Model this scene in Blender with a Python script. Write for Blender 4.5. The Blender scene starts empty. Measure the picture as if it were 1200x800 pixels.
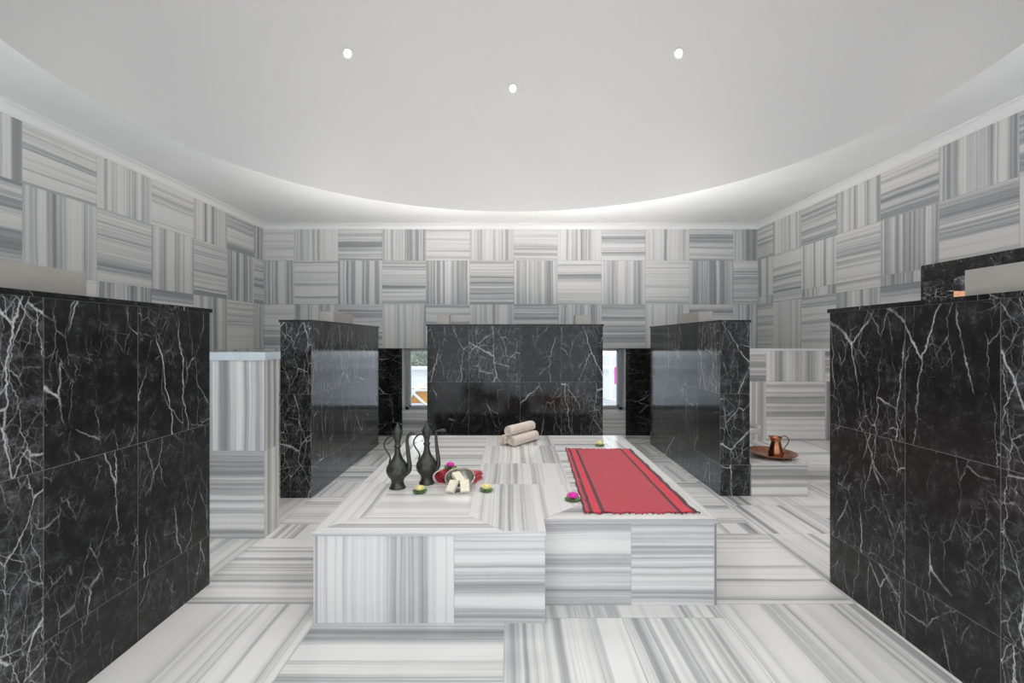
import bpy, bmesh, math, random
from mathutils import Vector, Matrix

rng = random.Random(11)
scene = bpy.context.scene
COL = scene.collection
V3 = Vector
PI = math.pi

# ------------------------------------------------------------------ materials
def new_mat(name):
    m = bpy.data.materials.new(name)
    m.use_nodes = True
    nt = m.node_tree
    b = nt.nodes['Principled BSDF']
    return m, nt, b

def N(nt, typ, **kw):
    n = nt.nodes.new(typ)
    for k, v in kw.items():
        setattr(n, k, v)
    return n

def L(nt, a, b):
    nt.links.new(a, b)

def math_node(nt, op, a, b=None, clamp=False):
    n = N(nt, 'ShaderNodeMath', operation=op, use_clamp=clamp)
    for i, v in enumerate((a, b)):
        if v is None:
            continue
        if isinstance(v, (int, float)):
            n.inputs[i].default_value = v
        else:
            L(nt, v, n.inputs[i])
    return n.outputs[0]

def ramp(nt, fac, stops):
    r = N(nt, 'ShaderNodeValToRGB')
    el = r.color_ramp.elements
    while len(el) < len(stops):
        el.new(0.5)
    for e, (p, c) in zip(el, stops):
        e.position = p
        e.color = (c, c, c, 1) if isinstance(c, (int, float)) else (*c, 1)
    L(nt, fac, r.inputs[0])
    return r.outputs[0]

def combine(nt, x, y, z=0.0):
    c = N(nt, 'ShaderNodeCombineXYZ')
    for i, v in enumerate((x, y, z)):
        if isinstance(v, (int, float)):
            c.inputs[i].default_value = v
        else:
            L(nt, v, c.inputs[i])
    return c.outputs[0]

def noise(nt, vec, scale=1.0, detail=3.0, rough=0.55):
    n = N(nt, 'ShaderNodeTexNoise')
    n.inputs['Scale'].default_value = scale
    n.inputs['Detail'].default_value = detail
    n.inputs['Roughness'].default_value = rough
    L(nt, vec, n.inputs['Vector'])
    return n.outputs[0]

def simple(name, col, rough=0.5, metal=0.0, bump=None, var=0.0, sheen=0.0, vscale=20):
    m, nt, b = new_mat(name)
    b.inputs['Base Color'].default_value = (*col, 1)
    b.inputs['Roughness'].default_value = rough
    b.inputs['Metallic'].default_value = metal
    tc = N(nt, 'ShaderNodeTexCoord')
    if var:
        f = noise(nt, tc.outputs['Object'], vscale, 4)
        lo = tuple(max(0, c * (1 - var)) for c in col)
        hi = tuple(min(1, c * (1 + var)) for c in col)
        L(nt, ramp(nt, f, [(0.3, lo), (0.7, hi)]), b.inputs['Base Color'])
    if bump:
        sc, st = bump
        f = noise(nt, tc.outputs['Object'], sc, 3)
        bn = N(nt, 'ShaderNodeBump')
        bn.inputs['Strength'].default_value = st
        bn.inputs['Distance'].default_value = 0.004
        L(nt, f, bn.inputs['Height'])
        L(nt, bn.outputs[0], b.inputs['Normal'])
    if sheen:
        b.inputs['Sheen Weight'].default_value = sheen
    return m

def emit(name, col, strength):
    m, nt, b = new_mat(name)
    b.inputs['Base Color'].default_value = (0.8, 0.8, 0.8, 1)
    b.inputs['Emission Color'].default_value = (*col, 1)
    b.inputs['Emission Strength'].default_value = strength
    return m

def striped_marble(name, rough, bands=9.0, warm=1.0, lift=0.0):
    """grey and white vein-cut marble; veins run along U, vary along V (metres)"""
    m, nt, b = new_mat(name)
    uv = N(nt, 'ShaderNodeUVMap', uv_map='UVMap')
    sep = N(nt, 'ShaderNodeSeparateXYZ')
    L(nt, uv.outputs[0], sep.inputs[0])
    x, y = sep.outputs[0], sep.outputs[1]
    wob = noise(nt, combine(nt, math_node(nt, 'MULTIPLY', x, 1.2), math_node(nt, 'MULTIPLY', y, 2.5)), 1.0, 2)
    y2 = math_node(nt, 'ADD', y, math_node(nt, 'MULTIPLY', wob, 0.03))
    xs = math_node(nt, 'MULTIPLY', x, 0.10)
    n1 = noise(nt, combine(nt, xs, math_node(nt, 'MULTIPLY', y2, bands)), 1.0, 1.5, 0.5)
    n2 = noise(nt, combine(nt, math_node(nt, 'MULTIPLY', x, 0.16), math_node(nt, 'MULTIPLY', y2, bands * 3.6), 7.3), 1.0, 2.5, 0.6)
    n3 = noise(nt, combine(nt, math_node(nt, 'MULTIPLY', x, 0.5), math_node(nt, 'MULTIPLY', y2, bands * 14), 3.1), 1.0, 2, 0.6)
    n4 = noise(nt, uv.outputs[0], 9.0, 4, 0.6)
    s = math_node(nt, 'ADD', math_node(nt, 'MULTIPLY', n1, 0.46), math_node(nt, 'MULTIPLY', n2, 0.44))
    s = math_node(nt, 'ADD', s, math_node(nt, 'MULTIPLY', n3, 0.09))
    s = math_node(nt, 'ADD', s, math_node(nt, 'MULTIPLY', n4, 0.025))
    at = N(nt, 'ShaderNodeAttribute', attribute_name='tone')
    sepc = N(nt, 'ShaderNodeSeparateColor')
    L(nt, at.outputs['Color'], sepc.inputs[0])
    s = math_node(nt, 'ADD', s, math_node(nt, 'MULTIPLY', math_node(nt, 'SUBTRACT', sepc.outputs[0], 0.5), 0.07))
    d = 0.02 - lift
    w = warm
    c = ramp(nt, s, [(0.375 + d, (0.27, 0.275, 0.285)), (0.43 + d, (0.36, 0.365, 0.375)),
                     (0.47 + d, (0.47, 0.475, 0.48)), (0.51 + d, (0.62, 0.62, 0.615)),
                     (0.57 + d, (0.76, 0.755, 0.74))])
    if warm != 1.0:
        mx = N(nt, 'ShaderNodeMix', data_type='RGBA', blend_type='MULTIPLY')
        mx.inputs[0].default_value = 1
        L(nt, c, mx.inputs[6])
        mx.inputs[7].default_value = (1, 0.97, 0.93, 1)
        c = mx.outputs[2]
    L(nt, c, b.inputs['Base Color'])
    L(nt, math_node(nt, 'ADD', math_node(nt, 'MULTIPLY', n3, 0.1), rough - 0.05), b.inputs['Roughness'])
    return m

def black_marble(name, rough):
    """near-black marble with white crackle veins; UV in metres, tone = amount of veins"""
    m, nt, b = new_mat(name)
    uv = N(nt, 'ShaderNodeUVMap', uv_map='UVMap')
    at = N(nt, 'ShaderNodeAttribute', attribute_name='tone')
    sepc = N(nt, 'ShaderNodeSeparateColor')
    L(nt, at.outputs['Color'], sepc.inputs[0])
    tone = sepc.outputs[0]
    sp = N(nt, 'ShaderNodeSeparateXYZ')
    L(nt, uv.outputs[0], sp.inputs[0])
    uvx, uvy = sp.outputs[0], sp.outputs[1]
    nd = N(nt, 'ShaderNodeTexNoise')
    nd.inputs['Scale'].default_value = 4.0
    nd.inputs['Detail'].default_value = 6
    nd.inputs['Roughness'].default_value = 0.62
    L(nt, uv.outputs[0], nd.inputs['Vector'])
    vm = N(nt, 'ShaderNodeVectorMath', operation='MULTIPLY_ADD')
    L(nt, nd.outputs['Color'], vm.inputs[0])
    vm.inputs[1].default_value = (0.12, 0.12, 0)
    L(nt, uv.outputs[0], vm.inputs[2])
    def veins(scale, ax, ay, width, z):
        mp = N(nt, 'ShaderNodeMapping')
        mp.inputs['Rotation'].default_value = (0, 0, z)
        mp.inputs['Scale'].default_value = (ax, ay, 1)
        L(nt, vm.outputs[0], mp.inputs[0])
        v = N(nt, 'ShaderNodeTexVoronoi', feature='DISTANCE_TO_EDGE', voronoi_dimensions='2D')
        v.inputs['Scale'].default_value = scale
        L(nt, mp.outputs[0], v.inputs['Vector'])
        return ramp(nt, v.outputs['Distance'], [(0.0, 1.0), (width * 0.45, 0.55), (width, 0.0)])
    a = veins(1.9, 1.7, 0.6, 0.012, 0.45)
    c = veins(4.3, 2.0, 0.6, 0.014, -0.35)
    e = veins(10.0, 1.5, 0.7, 0.028, 1.1)
    g = veins(22.0, 1.2, 0.8, 0.06, 0.2)
    m1 = noise(nt, uv.outputs[0], 2.6, 4, 0.65)
    m2 = noise(nt, combine(nt, uvx, uvy, 5.0), 3.4, 4, 0.65)
    m3 = noise(nt, combine(nt, uvx, uvy, 9.0), 4.2, 4, 0.7)
    off = math_node(nt, 'MULTIPLY', math_node(nt, 'SUBTRACT', tone, 0.5), 0.34)
    k1 = ramp(nt, math_node(nt, 'ADD', m1, off), [(0.46, 0.0), (0.62, 1.0)])
    k2 = ramp(nt, math_node(nt, 'ADD', m2, off), [(0.47, 0.0), (0.64, 0.85)])
    k3 = ramp(nt, math_node(nt, 'ADD', m3, off), [(0.50, 0.0), (0.70, 0.6)])
    s = math_node(nt, 'ADD', math_node(nt, 'MULTIPLY', a, k1), math_node(nt, 'MULTIPLY', c, k2))
    s = math_node(nt, 'ADD', s, math_node(nt, 'MULTIPLY', e, k3))
    s = math_node(nt, 'ADD', s, math_node(nt, 'MULTIPLY', math_node(nt, 'MULTIPLY', g, k3), 0.35), clamp=True)
    cl = noise(nt, uv.outputs[0], 13, 10, 0.86)
    base = ramp(nt, math_node(nt, 'ADD', cl, math_node(nt, 'MULTIPLY', off, 0.35)),
                [(0.40, (0.005, 0.005, 0.0053)), (0.53, (0.016, 0.016, 0.0165)), (0.61, (0.055, 0.055, 0.057)), (0.70, (0.17, 0.17, 0.175))])
    mx = N(nt, 'ShaderNodeMix', data_type='RGBA')
    L(nt, s, mx.inputs[0])
    L(nt, base, mx.inputs[6])
    mx.inputs[7].default_value = (0.58, 0.58, 0.58, 1)
    b.inputs['Specular IOR Level'].default_value = 0.32
    L(nt, mx.outputs[2], b.inputs['Base Color'])
    b.inputs['Roughness'].default_value = rough
    return m

MARBLE_WALL = striped_marble('MarbleWall', 0.30, 10.0, lift=0.028)
MARBLE_FLOOR = striped_marble('MarbleFloor', 0.16, 8.0, lift=0.037)
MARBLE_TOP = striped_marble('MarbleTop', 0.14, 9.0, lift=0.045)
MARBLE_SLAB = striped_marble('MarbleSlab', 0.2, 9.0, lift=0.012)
MARBLE_WARM = striped_marble('MarbleWarm', 0.25, 8.0, warm=0.9, lift=0.01)
GROUT = simple('Grout', (0.40, 0.40, 0.39), 0.7)
BLACK = black_marble('BlackMarble', 0.11)
BLACK_HONED = black_marble('BlackMarbleHoned', 0.32)
BLACK_GROUT = simple('BlackGrout', (0.17, 0.17, 0.165), 0.6)
WHITE_MARBLE = simple('WhiteMarble', (0.74, 0.75, 0.76), 0.15, var=0.06, vscale=6)
BLUEISH = simple('PaleBlueStone', (0.60, 0.68, 0.73), 0.12, var=0.06, vscale=6)
DOME = simple('DomePaint', (0.60, 0.60, 0.60), 0.6)
PLASTER = simple('CeilingPlaster', (0.88, 0.89, 0.885), 0.55, bump=(14, 0.12), var=0.025, vscale=3)
MOULD = simple('Moulding', (0.86, 0.86, 0.855), 0.45)
BOXMET = simple('BrushedMetal', (0.44, 0.42, 0.385), 0.45, 0.25, var=0.08, vscale=9)
BRONZE = simple('DarkBronze', (0.07, 0.074, 0.064), 0.42, 0.75, bump=(60, 0.25), var=0.35, vscale=40)
COPPER = simple('Copper', (0.42, 0.19, 0.105), 0.26, 1.0, bump=(45, 0.12), var=0.25, vscale=25)
COPPER_DARK = simple('CopperDark', (0.20, 0.10, 0.06), 0.3, 1.0)
PEWTER = simple('Pewter', (0.45, 0.46, 0.43), 0.3, 0.9, bump=(70, 0.1), var=0.2, vscale=30)
SOAP = simple('Soap', (0.78, 0.73, 0.58), 0.5, bump=(90, 0.3), var=0.08, vscale=50)
TERRY = simple('BeigeTerry', (0.70, 0.61, 0.54), 0.95, bump=(260, 0.7), var=0.14, sheen=0.3, vscale=90)
REDTERRY = simple('RedCotton', (0.46, 0.025, 0.05), 0.9, bump=(220, 0.7), var=0.25, sheen=0.2, vscale=60)
PINK = simple('PinkPetal', (0.86, 0.05, 0.48), 0.45, var=0.25, vscale=60)
YELLOW = simple('YellowPetal', (0.88, 0.80, 0.36), 0.45, var=0.12, vscale=60)
LEAF = simple('LilyLeaf', (0.10, 0.19, 0.06), 0.45, var=0.5, vscale=50)
ALU = simple('WindowAlu', (0.30, 0.31, 0.32), 0.35, 0.6)
WHITEFRAME = simple('WindowBead', (0.75, 0.76, 0.76), 0.4)
WHITEPAINT = simple('WhitePaint', (0.82, 0.83, 0.84), 0.5)
PAVING = simple('Paving', (0.40, 0.41, 0.44), 0.7, var=0.15, vscale=3)
HEDGE = simple('GreyHedge', (0.17, 0.20, 0.16), 0.85, var=0.5, vscale=18, bump=(25, 1.0))
ORANGE = simple('OrangeCushion', (0.72, 0.36, 0.10), 0.8, var=0.1)
MAGENTA = simple('MagentaBanner', (0.80, 0.06, 0.50), 0.6)
WOOD = simple('WarmWood', (0.72, 0.36, 0.20), 0.45, var=0.2, vscale=12)

def rug_mat():
    m, nt, b = new_mat('RedWovenCloth')
    uv = N(nt, 'ShaderNodeUVMap', uv_map='UVMap')
    sep = N(nt, 'ShaderNodeSeparateXYZ')
    L(nt, uv.outputs[0], sep.inputs[0])
    u, v = sep.outputs[0], sep.outputs[1]
    red = (0.60, 0.018, 0.045); dull = (0.46, 0.030, 0.055); dark = (0.050, 0.008, 0.014)
    r = N(nt, 'ShaderNodeValToRGB')
    r.color_ramp.interpolation = 'CONSTANT'
    stops = [(0.0, dark), (0.012, dull), (0.045, dark), (0.078, red), (0.148, dark), (0.182, dull),
             (0.83, dark), (0.862, red), (0.955, dark)]
    el = r.color_ramp.elements
    while len(el) < len(stops):
        el.new(0.5)
    for e, (p, c) in zip(el, stops):
        e.position = p; e.color = (*c, 1)
    L(nt, u, r.inputs[0])
    thr = noise(nt, combine(nt, math_node(nt, 'MULTIPLY', u, 130), math_node(nt, 'MULTIPLY', v, 260)), 1.0, 2, 0.6)
    mx = N(nt, 'ShaderNodeMix', data_type='RGBA', blend_type='MULTIPLY')
    mx.inputs[0].default_value = 1.0
    L(nt, r.outputs[0], mx.inputs[6])
    L(nt, ramp(nt, thr, [(0.3, 0.66), (0.72, 1.25)]), mx.inputs[7])
    fl = noise(nt, combine(nt, math_node(nt, 'MULTIPLY', u, 180), math_node(nt, 'MULTIPLY', v, 320), 4.0), 1.0, 1, 0.5)
    mx2 = N(nt, 'ShaderNodeMix', data_type='RGBA')
    L(nt, ramp(nt, fl, [(0.52, 0.0), (0.75, 0.30)]), mx2.inputs[0])
    L(nt, mx.outputs[2], mx2.inputs[6])
    mx2.inputs[7].default_value = (0.72, 0.24, 0.27, 1)
    L(nt, mx2.outputs[2], b.inputs['Base Color'])
    b.inputs['Roughness'].default_value = 0.9
    b.inputs['Sheen Weight'].default_value = 0.15
    bn = N(nt, 'ShaderNodeBump')
    bn.inputs['Strength'].default_value = 0.5
    bn.inputs['Distance'].default_value = 0.002
    L(nt, thr, bn.inputs['Height'])
    L(nt, bn.outputs[0], b.inputs['Normal'])
    return m
RUG = rug_mat()
RUG_DARK = simple('FringeDark', (0.20, 0.015, 0.03), 0.9)

def glass_mat():
    m = bpy.data.materials.new('WindowGlass')
    m.use_nodes = True
    nt = m.node_tree
    nt.nodes.clear()
    out = N(nt, 'ShaderNodeOutputMaterial')
    mix = N(nt, 'ShaderNodeMixShader')
    tr = N(nt, 'ShaderNodeBsdfTransparent')
    tr.inputs[0].default_value = (0.93, 0.96, 0.97, 1)
    gl = N(nt, 'ShaderNodeBsdfGlossy')
    gl.inputs['Roughness'].default_value = 0.02
    fr = N(nt, 'ShaderNodeFresnel')
    fr.inputs[0].default_value = 1.45
    L(nt, fr.outputs[0], mix.inputs[0])
    L(nt, tr.outputs[0], mix.inputs[1])
    L(nt, gl.outputs[0], mix.inputs[2])
    L(nt, mix.outputs[0], out.inputs[0])
    return m
GLASS = glass_mat()

# ------------------------------------------------------------------ mesh builder
class MB:
    def __init__(self):
        self.bm = bmesh.new()
        self.uv = self.bm.loops.layers.uv.new('UVMap')
        self.tone = self.bm.loops.layers.float_color.new('tone')
        self.mats = []

    def mi(self, m):
        if m not in self.mats:
            self.mats.append(m)
        return self.mats.index(m)

    def face(self, pts, mat, uvs=None, tone=0.5, smooth=False):
        vs = [p if isinstance(p, bmesh.types.BMVert) else self.bm.verts.new(p) for p in pts]
        try:
            f = self.bm.faces.new(vs)
        except ValueError:
            return None
        f.material_index = self.mi(mat)
        f.smooth = smooth
        if uvs is None:
            f.normal_update()
            n = f.normal
            ax = max(range(3), key=lambda i: abs(n[i]))
            ii = [(1, 2), (0, 2), (0, 1)][ax]
            uvs = [(v.co[ii[0]], v.co[ii[1]]) for v in vs]
        for l, t in zip(f.loops, uvs):
            l[self.uv].uv = t
            l[self.tone] = (tone, tone, tone, 1)
        return f

    def poly(self, pts, mat, orient_dir, tone=0.5, off=None):
        """planar polygon whose veins run along orient_dir"""
        pts = [V3(p) for p in pts]
        n = (pts[1] - pts[0]).cross(pts[2] - pts[0]).normalized()
        a = V3(orient_dir).normalized()
        c = n.cross(a)
        ox, oy = off or (rng.uniform(0, 60), rng.uniform(0, 60))
        self.face(pts, mat, [(p.dot(a) + ox, p.dot(c) + oy) for p in pts], tone)

    def tile(self, p0, eu, ev, r, orient, mat, grout, gap=0.0015, tone=None):
        u0, v0, u1, v1 = r
        p0, eu, ev = V3(p0), V3(eu), V3(ev)
        P = lambda u, v: p0 + eu * u + ev * v
        ox, oy = rng.uniform(0, 60), rng.uniform(0, 60)
        t = rng.uniform(0, 1) if tone is None else tone
        g = min(gap, (u1 - u0) * .3, (v1 - v0) * .3)
        a = [(u0 + g, v0 + g), (u1 - g, v0 + g), (u1 - g, v1 - g), (u0 + g, v1 - g)]
        o = [(u0, v0), (u1, v0), (u1, v1), (u0, v1)]
        uvs = [(u + ox, v + oy) if orient == 'H' else (v + ox, u + oy) for u, v in a]
        self.face([P(*q) for q in a], mat, uvs, t)
        for i in range(4):
            j = (i + 1) % 4
            self.face([P(*o[i]), P(*o[j]), P(*a[j]), P(*a[i])], grout, [(0, 0)] * 4)

    def grid(self, p0, eu, ev, rect, ju, jv, mat, grout, parity=0, tu=0.6, tv=0.6, gap=0.0015, fixed=None):
        """checkerboard of tiles clipped to rect; joints at ju + k*tu, jv + k*tv"""
        u0, v0, u1, v1 = rect
        iu0 = math.floor((u0 - ju) / tu + 1e-6); iv0 = math.floor((v0 - jv) / tv + 1e-6)
        iu = iu0
        while ju + iu * tu < u1 - 1e-6:
            iv = iv0
            while jv + iv * tv < v1 - 1e-6:
                r = (max(u0, ju + iu * tu), max(v0, jv + iv * tv), min(u1, ju + (iu + 1) * tu), min(v1, jv + (iv + 1) * tv))
                if r[2] - r[0] > 1e-4 and r[3] - r[1] > 1e-4:
                    o = fixed or ('V' if (iu + iv + parity) % 2 == 0 else 'H')
                    self.tile(p0, eu, ev, r, o, mat, grout, gap)
                iv += 1
            iu += 1

    def box(self, lo, hi, mat, tone=0.5, vein='x', skip=()):
        x0, y0, z0 = lo; x1, y1, z1 = hi
        c = [V3(p) for p in ((x0, y0, z0), (x1, y0, z0), (x1, y1, z0), (x0, y1, z0),
                             (x0, y0, z1), (x1, y0, z1), (x1, y1, z1), (x0, y1, z1))]
        fs = {'-z': (3, 2, 1, 0), '+z': (4, 5, 6, 7), '-y': (0, 1, 5, 4), '+x': (1, 2, 6, 5), '+y': (2, 3, 7, 6), '-x': (3, 0, 4, 7)}
        off = (rng.uniform(0, 60), rng.uniform(0, 60))
        for k, idx in fs.items():
            if k in skip:
                continue
            d = {'x': (1, 0, 0), 'y': (0, 1, 0), 'z': (0, 0, 1)}[vein]
            ax = 'xyz'.index(k[1])
            if 'xyz'.index(vein) == ax:
                d = [(0, 1, 0), (1, 0, 0), (1, 0, 0)][ax]
            self.poly([c[i] for i in idx], mat, d, tone, off)

    def lathe(self, prof, mat, seg=32, tf=None, smooth=True, close=True):
        rings = []
        for r, z in prof:
            if r < 1e-6:
                rings.append([self.bm.verts.new(self.t(tf, V3((0, 0, z)), 0))])
            else:
                rings.append([self.bm.verts.new(self.t(tf, V3((r * math.cos(2 * PI * i / seg), r * math.sin(2 * PI * i / seg), z)), 2 * PI * i / seg)) for i in range(seg)])
        for a, b in zip(rings, rings[1:]):
            for i in range(seg):
                j = (i + 1) % seg
                if len(a) == 1 and len(b) == 1:
                    continue
                if len(a) == 1:
                    self.face([a[0], b[j], b[i]], mat, smooth=smooth)
                elif len(b) == 1:
                    self.face([a[i], a[j], b[0]], mat, smooth=smooth)
                else:
                    self.face([a[i], a[j], b[j], b[i]], mat, smooth=smooth)

    def t(self, tf, v, ang):
        if tf is None:
            return v
        return tf(v, ang) if callable(tf) else tf @ v

    def tube(self, pts, radii, mat, seg=10, flat=1.0):
        pts = [V3(p) for p in pts]
        if isinstance(radii, (int, float)):
            radii = [radii] * len(pts)
        up = None
        rings = []
        for i, p in enumerate(pts):
            d = (pts[min(i + 1, len(pts) - 1)] - pts[max(i - 1, 0)]).normalized()
            if up is None:
                up = d.orthogonal().normalized()
            up = (up - d * up.dot(d)).normalized()
            s = d.cross(up)
            rings.append([self.bm.verts.new(p + (up * math.cos(2 * PI * k / seg) + s * math.sin(2 * PI * k / seg) * flat) * radii[i]) for k in range(seg)])
        for a, b in zip(rings, rings[1:]):
            for k in range(seg):
                j = (k + 1) % seg
                self.face([a[k], a[j], b[j], b[k]], mat, smooth=True)
        self.face(list(reversed(rings[0])), mat)
        self.face(rings[-1], mat)

    def build(self, name, parent=None, loc=None, mods=(), rot=None):
        me = bpy.data.meshes.new(name)
        self.bm.to_mesh(me)
        self.bm.free()
        for m in self.mats:
            me.materials.append(m)
        o = bpy.data.objects.new(name, me)
        COL.objects.link(o)
        if parent:
            o.parent = parent
        if loc:
            o.location = loc
        if rot:
            o.rotation_euler = rot
        for typ, kw in mods:
            md = o.modifiers.new(typ.title(), typ)
            for k, v in kw.items():
                setattr(md, k, v)
        return o

def spline(pts, n=8):
    """Catmull-Rom through points (tuples of any length)"""
    P = [V3(p) for p in pts]
    P = [P[0] * 2 - P[1]] + P + [P[-1] * 2 - P[-2]]
    out = []
    for i in range(1, len(P) - 2):
        for k in range(n):
            t = k / n
            a, b, c, d = P[i - 1], P[i], P[i + 1], P[i + 2]
            out.append(0.5 * ((2 * b) + (c - a) * t + (2 * a - 5 * b + 4 * c - d) * t * t + (3 * b - a - 3 * c + d) * t ** 3))
    out.append(P[-2])
    return out

def tag(o, label=None, cat=None, group=None, kind=None):
    if label: o['label'] = label
    if cat: o['category'] = cat
    if group: o['group'] = group
    if kind: o['kind'] = kind
    return o

def thing(name, label, cat, loc=(0, 0, 0), rz=0, group=None):
    o = bpy.data.objects.new(name, None)
    o.empty_display_size = 0.1
    COL.objects.link(o)
    o.location = loc
    o.rotation_euler = (0, 0, rz)
    return tag(o, label, cat, group)

def struct(o):
    o['kind'] = 'structure'
    return o

# ------------------------------------------------------------------ room shell
XL, XR, YB, YF, ZC = -3.383, 3.37, 6.58, -0.22, 2.89
WX0, WX1, WZ0, WZ1 = -1.487, 1.563, 0.325, 1.188      # window opening
NY0, NY1, NZ = 2.1, 3.92, 1.885                        # doorway on the right wall
WT = 0.30

m = MB()   # back wall: u = X, v = Z
args = ((0, YB, 0), (1, 0, 0), (0, 0, 1))
for rect in ((XL, 1.188, XR, ZC), (XL, 0, WX0, 1.188), (WX1, 0, XR, 1.188), (WX0, 0, WX1, WZ0)):
    m.grid(*args, rect, 0.035, 1.188, MARBLE_WALL, GROUT, parity=1, fixed='H' if rect[3] == WZ0 else None)
# reveals
m.poly([(WX0, YB, WZ0), (WX0, YB, WZ1), (WX0, YB + WT, WZ1), (WX0, YB + WT, WZ0)], MARBLE_WALL, (0, 0, 1), 0.6)
m.poly([(WX1, YB, WZ0), (WX1, YB + WT, WZ0), (WX1, YB + WT, WZ1), (WX1, YB, WZ1)], MARBLE_WALL, (0, 0, 1), 0.6)
m.poly([(WX0, YB, WZ1), (WX1, YB, WZ1), (WX1, YB + WT, WZ1), (WX0, YB + WT, WZ1)], MARBLE_WALL, (1, 0, 0), 0.7)
# outer skin
yo = YB + WT
for a in ((XL - .2, WX0, 0, 3.1), (WX1, XR + .2, 0, 3.1), (WX0, WX1, 0, WZ0), (WX0, WX1, WZ1, 3.1)):
    m.face([(a[0], yo, a[2]), (a[0], yo, a[3]), (a[1], yo, a[3]), (a[1], yo, a[2])], WHITEPAINT)
struct(m.build('wall_back'))

m = MB()   # left wall, u = Y (towards camera reversed), faces +X
m.grid((XL, 0, 0), (0, -1, 0), (0, 0, 1), (-YB, 0, -YF, ZC), -6.33, 1.188, MARBLE_WALL, GROUT, parity=1)
m.box((XL - .2, YF, 0), (XL - .02, YB + WT, 3.1), WHITEPAINT)
struct(m.build('wall_left'))

m = MB()   # right wall, u = Y, faces -X
ar = ((XR, 0, 0), (0, 1, 0), (0, 0, 1))
ar = ((XR, 0, 0), (0, -1, 0), (0, 0, 1))
def rgrid(y0, y1, z0, z1):
    # normal must face -X: u along +Y with v up gives +X, so build with u=-Y mirrored order
    u0, u1 = -y1, -y0
    iu = math.floor((u0 + 6.19) / .6 + 1e-6)
    while -6.19 + iu * .6 < u1 - 1e-6:
        iv = math.floor((z0 - 1.188) / .6 + 1e-6)
        while 1.188 + iv * .6 < z1 - 1e-6:
            a0, a1 = max(u0, -6.19 + iu * .6), min(u1, -6.19 + (iu + 1) * .6)
            b0, b1 = max(z0, 1.188 + iv * .6), min(z1, 1.188 + (iv + 1) * .6)
            if a1 - a0 > 1e-4 and b1 - b0 > 1e-4:
                m.tile((XR, 0, 0), (0, 1, 0), (0, 0, 1), (-a1, b0, -a0, b1), 'V' if (iu + iv) % 2 == 0 else 'H', MARBLE_WALL, GROUT)
            iv += 1
        iu += 1
rgrid(YF, YB, NZ, ZC)
rgrid(YF, NY0, 0, NZ)
rgrid(NY1, YB, 0, NZ)
m.box((XR + .02, YF, NZ), (XR + .2, YB + WT, 3.1), WHITEPAINT, skip=('-z',))
m.box((XR + .02, YF, 0), (XR + .2, NY0, NZ), WHITEPAINT, skip=('+y',))
m.box((XR + .02, NY1, 0), (XR + .2, YB + WT, NZ), WHITEPAINT, skip=('-y',))
struct(m.build('wall_right'))

# doorway on the right wall: black marble reveal, dark passage beyond with a wooden panel
m = MB()
XD = XR + 0.235
m.box((XR - .012, NY1 - .0, 0), (XD, NY1 + .025, NZ + .0), BLACK, 0.6, 'z')
m.box((XR - .012, NY0 - .025, 0), (XD, NY0, NZ), BLACK, 0.5, 'z')
m.box((XR - .012, NY0 - .025, NZ), (XD, NY1 + .025, NZ + .025), BLACK, 0.5, 'y')
m.box((XR - .012, NY0, NZ - .10), (XR + .03, NY1, NZ), BLACK, 0.5, 'y')
struct(m.build('door_1'))
m = MB()
m.box((XD + .0, NY0 - .1, 0), (XD + .9, NY0 - .08, 2.1), WHITEPAINT)
m.box((XD + .88, NY0 - .1, 0), (XD + .9, NY1 + .2, 2.1), BLACK, 0.6)
m.box((XD, NY1 + .1, 0), (XD + .9, NY1 + .12, 2.1), BLACK, 0.6)
m.box((XD, NY0 - .1, 2.08), (XD + .9, NY1 + .12, 2.1), BLACK, 0.5)
m.box((XD + .0, NY1 + .03, 0), (XD + .3, NY1 + .07, 1.705), WOOD)
m.box((XR, NY0 - .1, -.02), (XD + .9, NY1 + .12, -.002), MARBLE_FLOOR)
struct(m.build('wall_passage'))

pl = bpy.data.lights.new('PassageFill', 'POINT')  # added fill light, no fitting: lifts the too dark marble jamb
pl.energy = 25
pl.shadow_soft_size = .08
po = bpy.data.objects.new('passage_fill', pl)
COL.objects.link(po)
po.location = (XD + .45, 2.9, 1.95)

# floor: explicit tile layout, u = X, v = Y
m = MB()
fa = ((0, 0, 0), (1, 0, 0), (0, 1, 0))
F = []
def zone(x0, x1, y0, y1, o, nx=1, ny=1):
    for i in range(nx):
        for j in range(ny):
            F.append((x0 + (x1 - x0) * i / nx, x0 + (x1 - x0) * (i + 1) / nx, y0 + (y1 - y0) * j / ny, y0 + (y1 - y0) * (j + 1) / ny, o))
zone(XL, -1.65, YF, 2.38, 'V', 3, 3)
zone(-1.65, -.908, YF, 1.2, 'H'); zone(-1.65, -.908, 1.2, 2.38, 'V')
zone(-.908, -.03, YF, 1.3, 'V', 2); zone(-.908, -.03, 1.3, 2.26, 'H')
zone(-.03, 1.7, YF, 1.2, 'H', 2); zone(-.03, .52, 1.2, 2.26, 'V'); zone(.52, 1.011, 1.2, 2.26, 'V'); zone(1.011, 1.7, 1.2, 2.38, 'V')
zone(1.7, XR, YF, 2.38, 'V', 3, 3)
zone(-.908, 1.011, 2.26, 2.38, 'V', 3)
zone(-.908, 1.011, 2.38, 4.45, 'H', 3, 3)
zone(XL, -1.65, 2.38, 3.16, 'V', 3); zone(-1.65, -.908, 2.38, 3.16, 'H')
zone(XL, -1.65, 3.16, 3.41, 'H', 3); zone(-1.65, -.908, 3.16, 3.41, 'V')
zone(XL, -1.65, 3.41, 4.0, 'V', 3); zone(-1.65, -.908, 3.41, 4.0, 'H')
zone(XL, -1.65, 4.0, YB, 'H', 3, 4)
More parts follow.
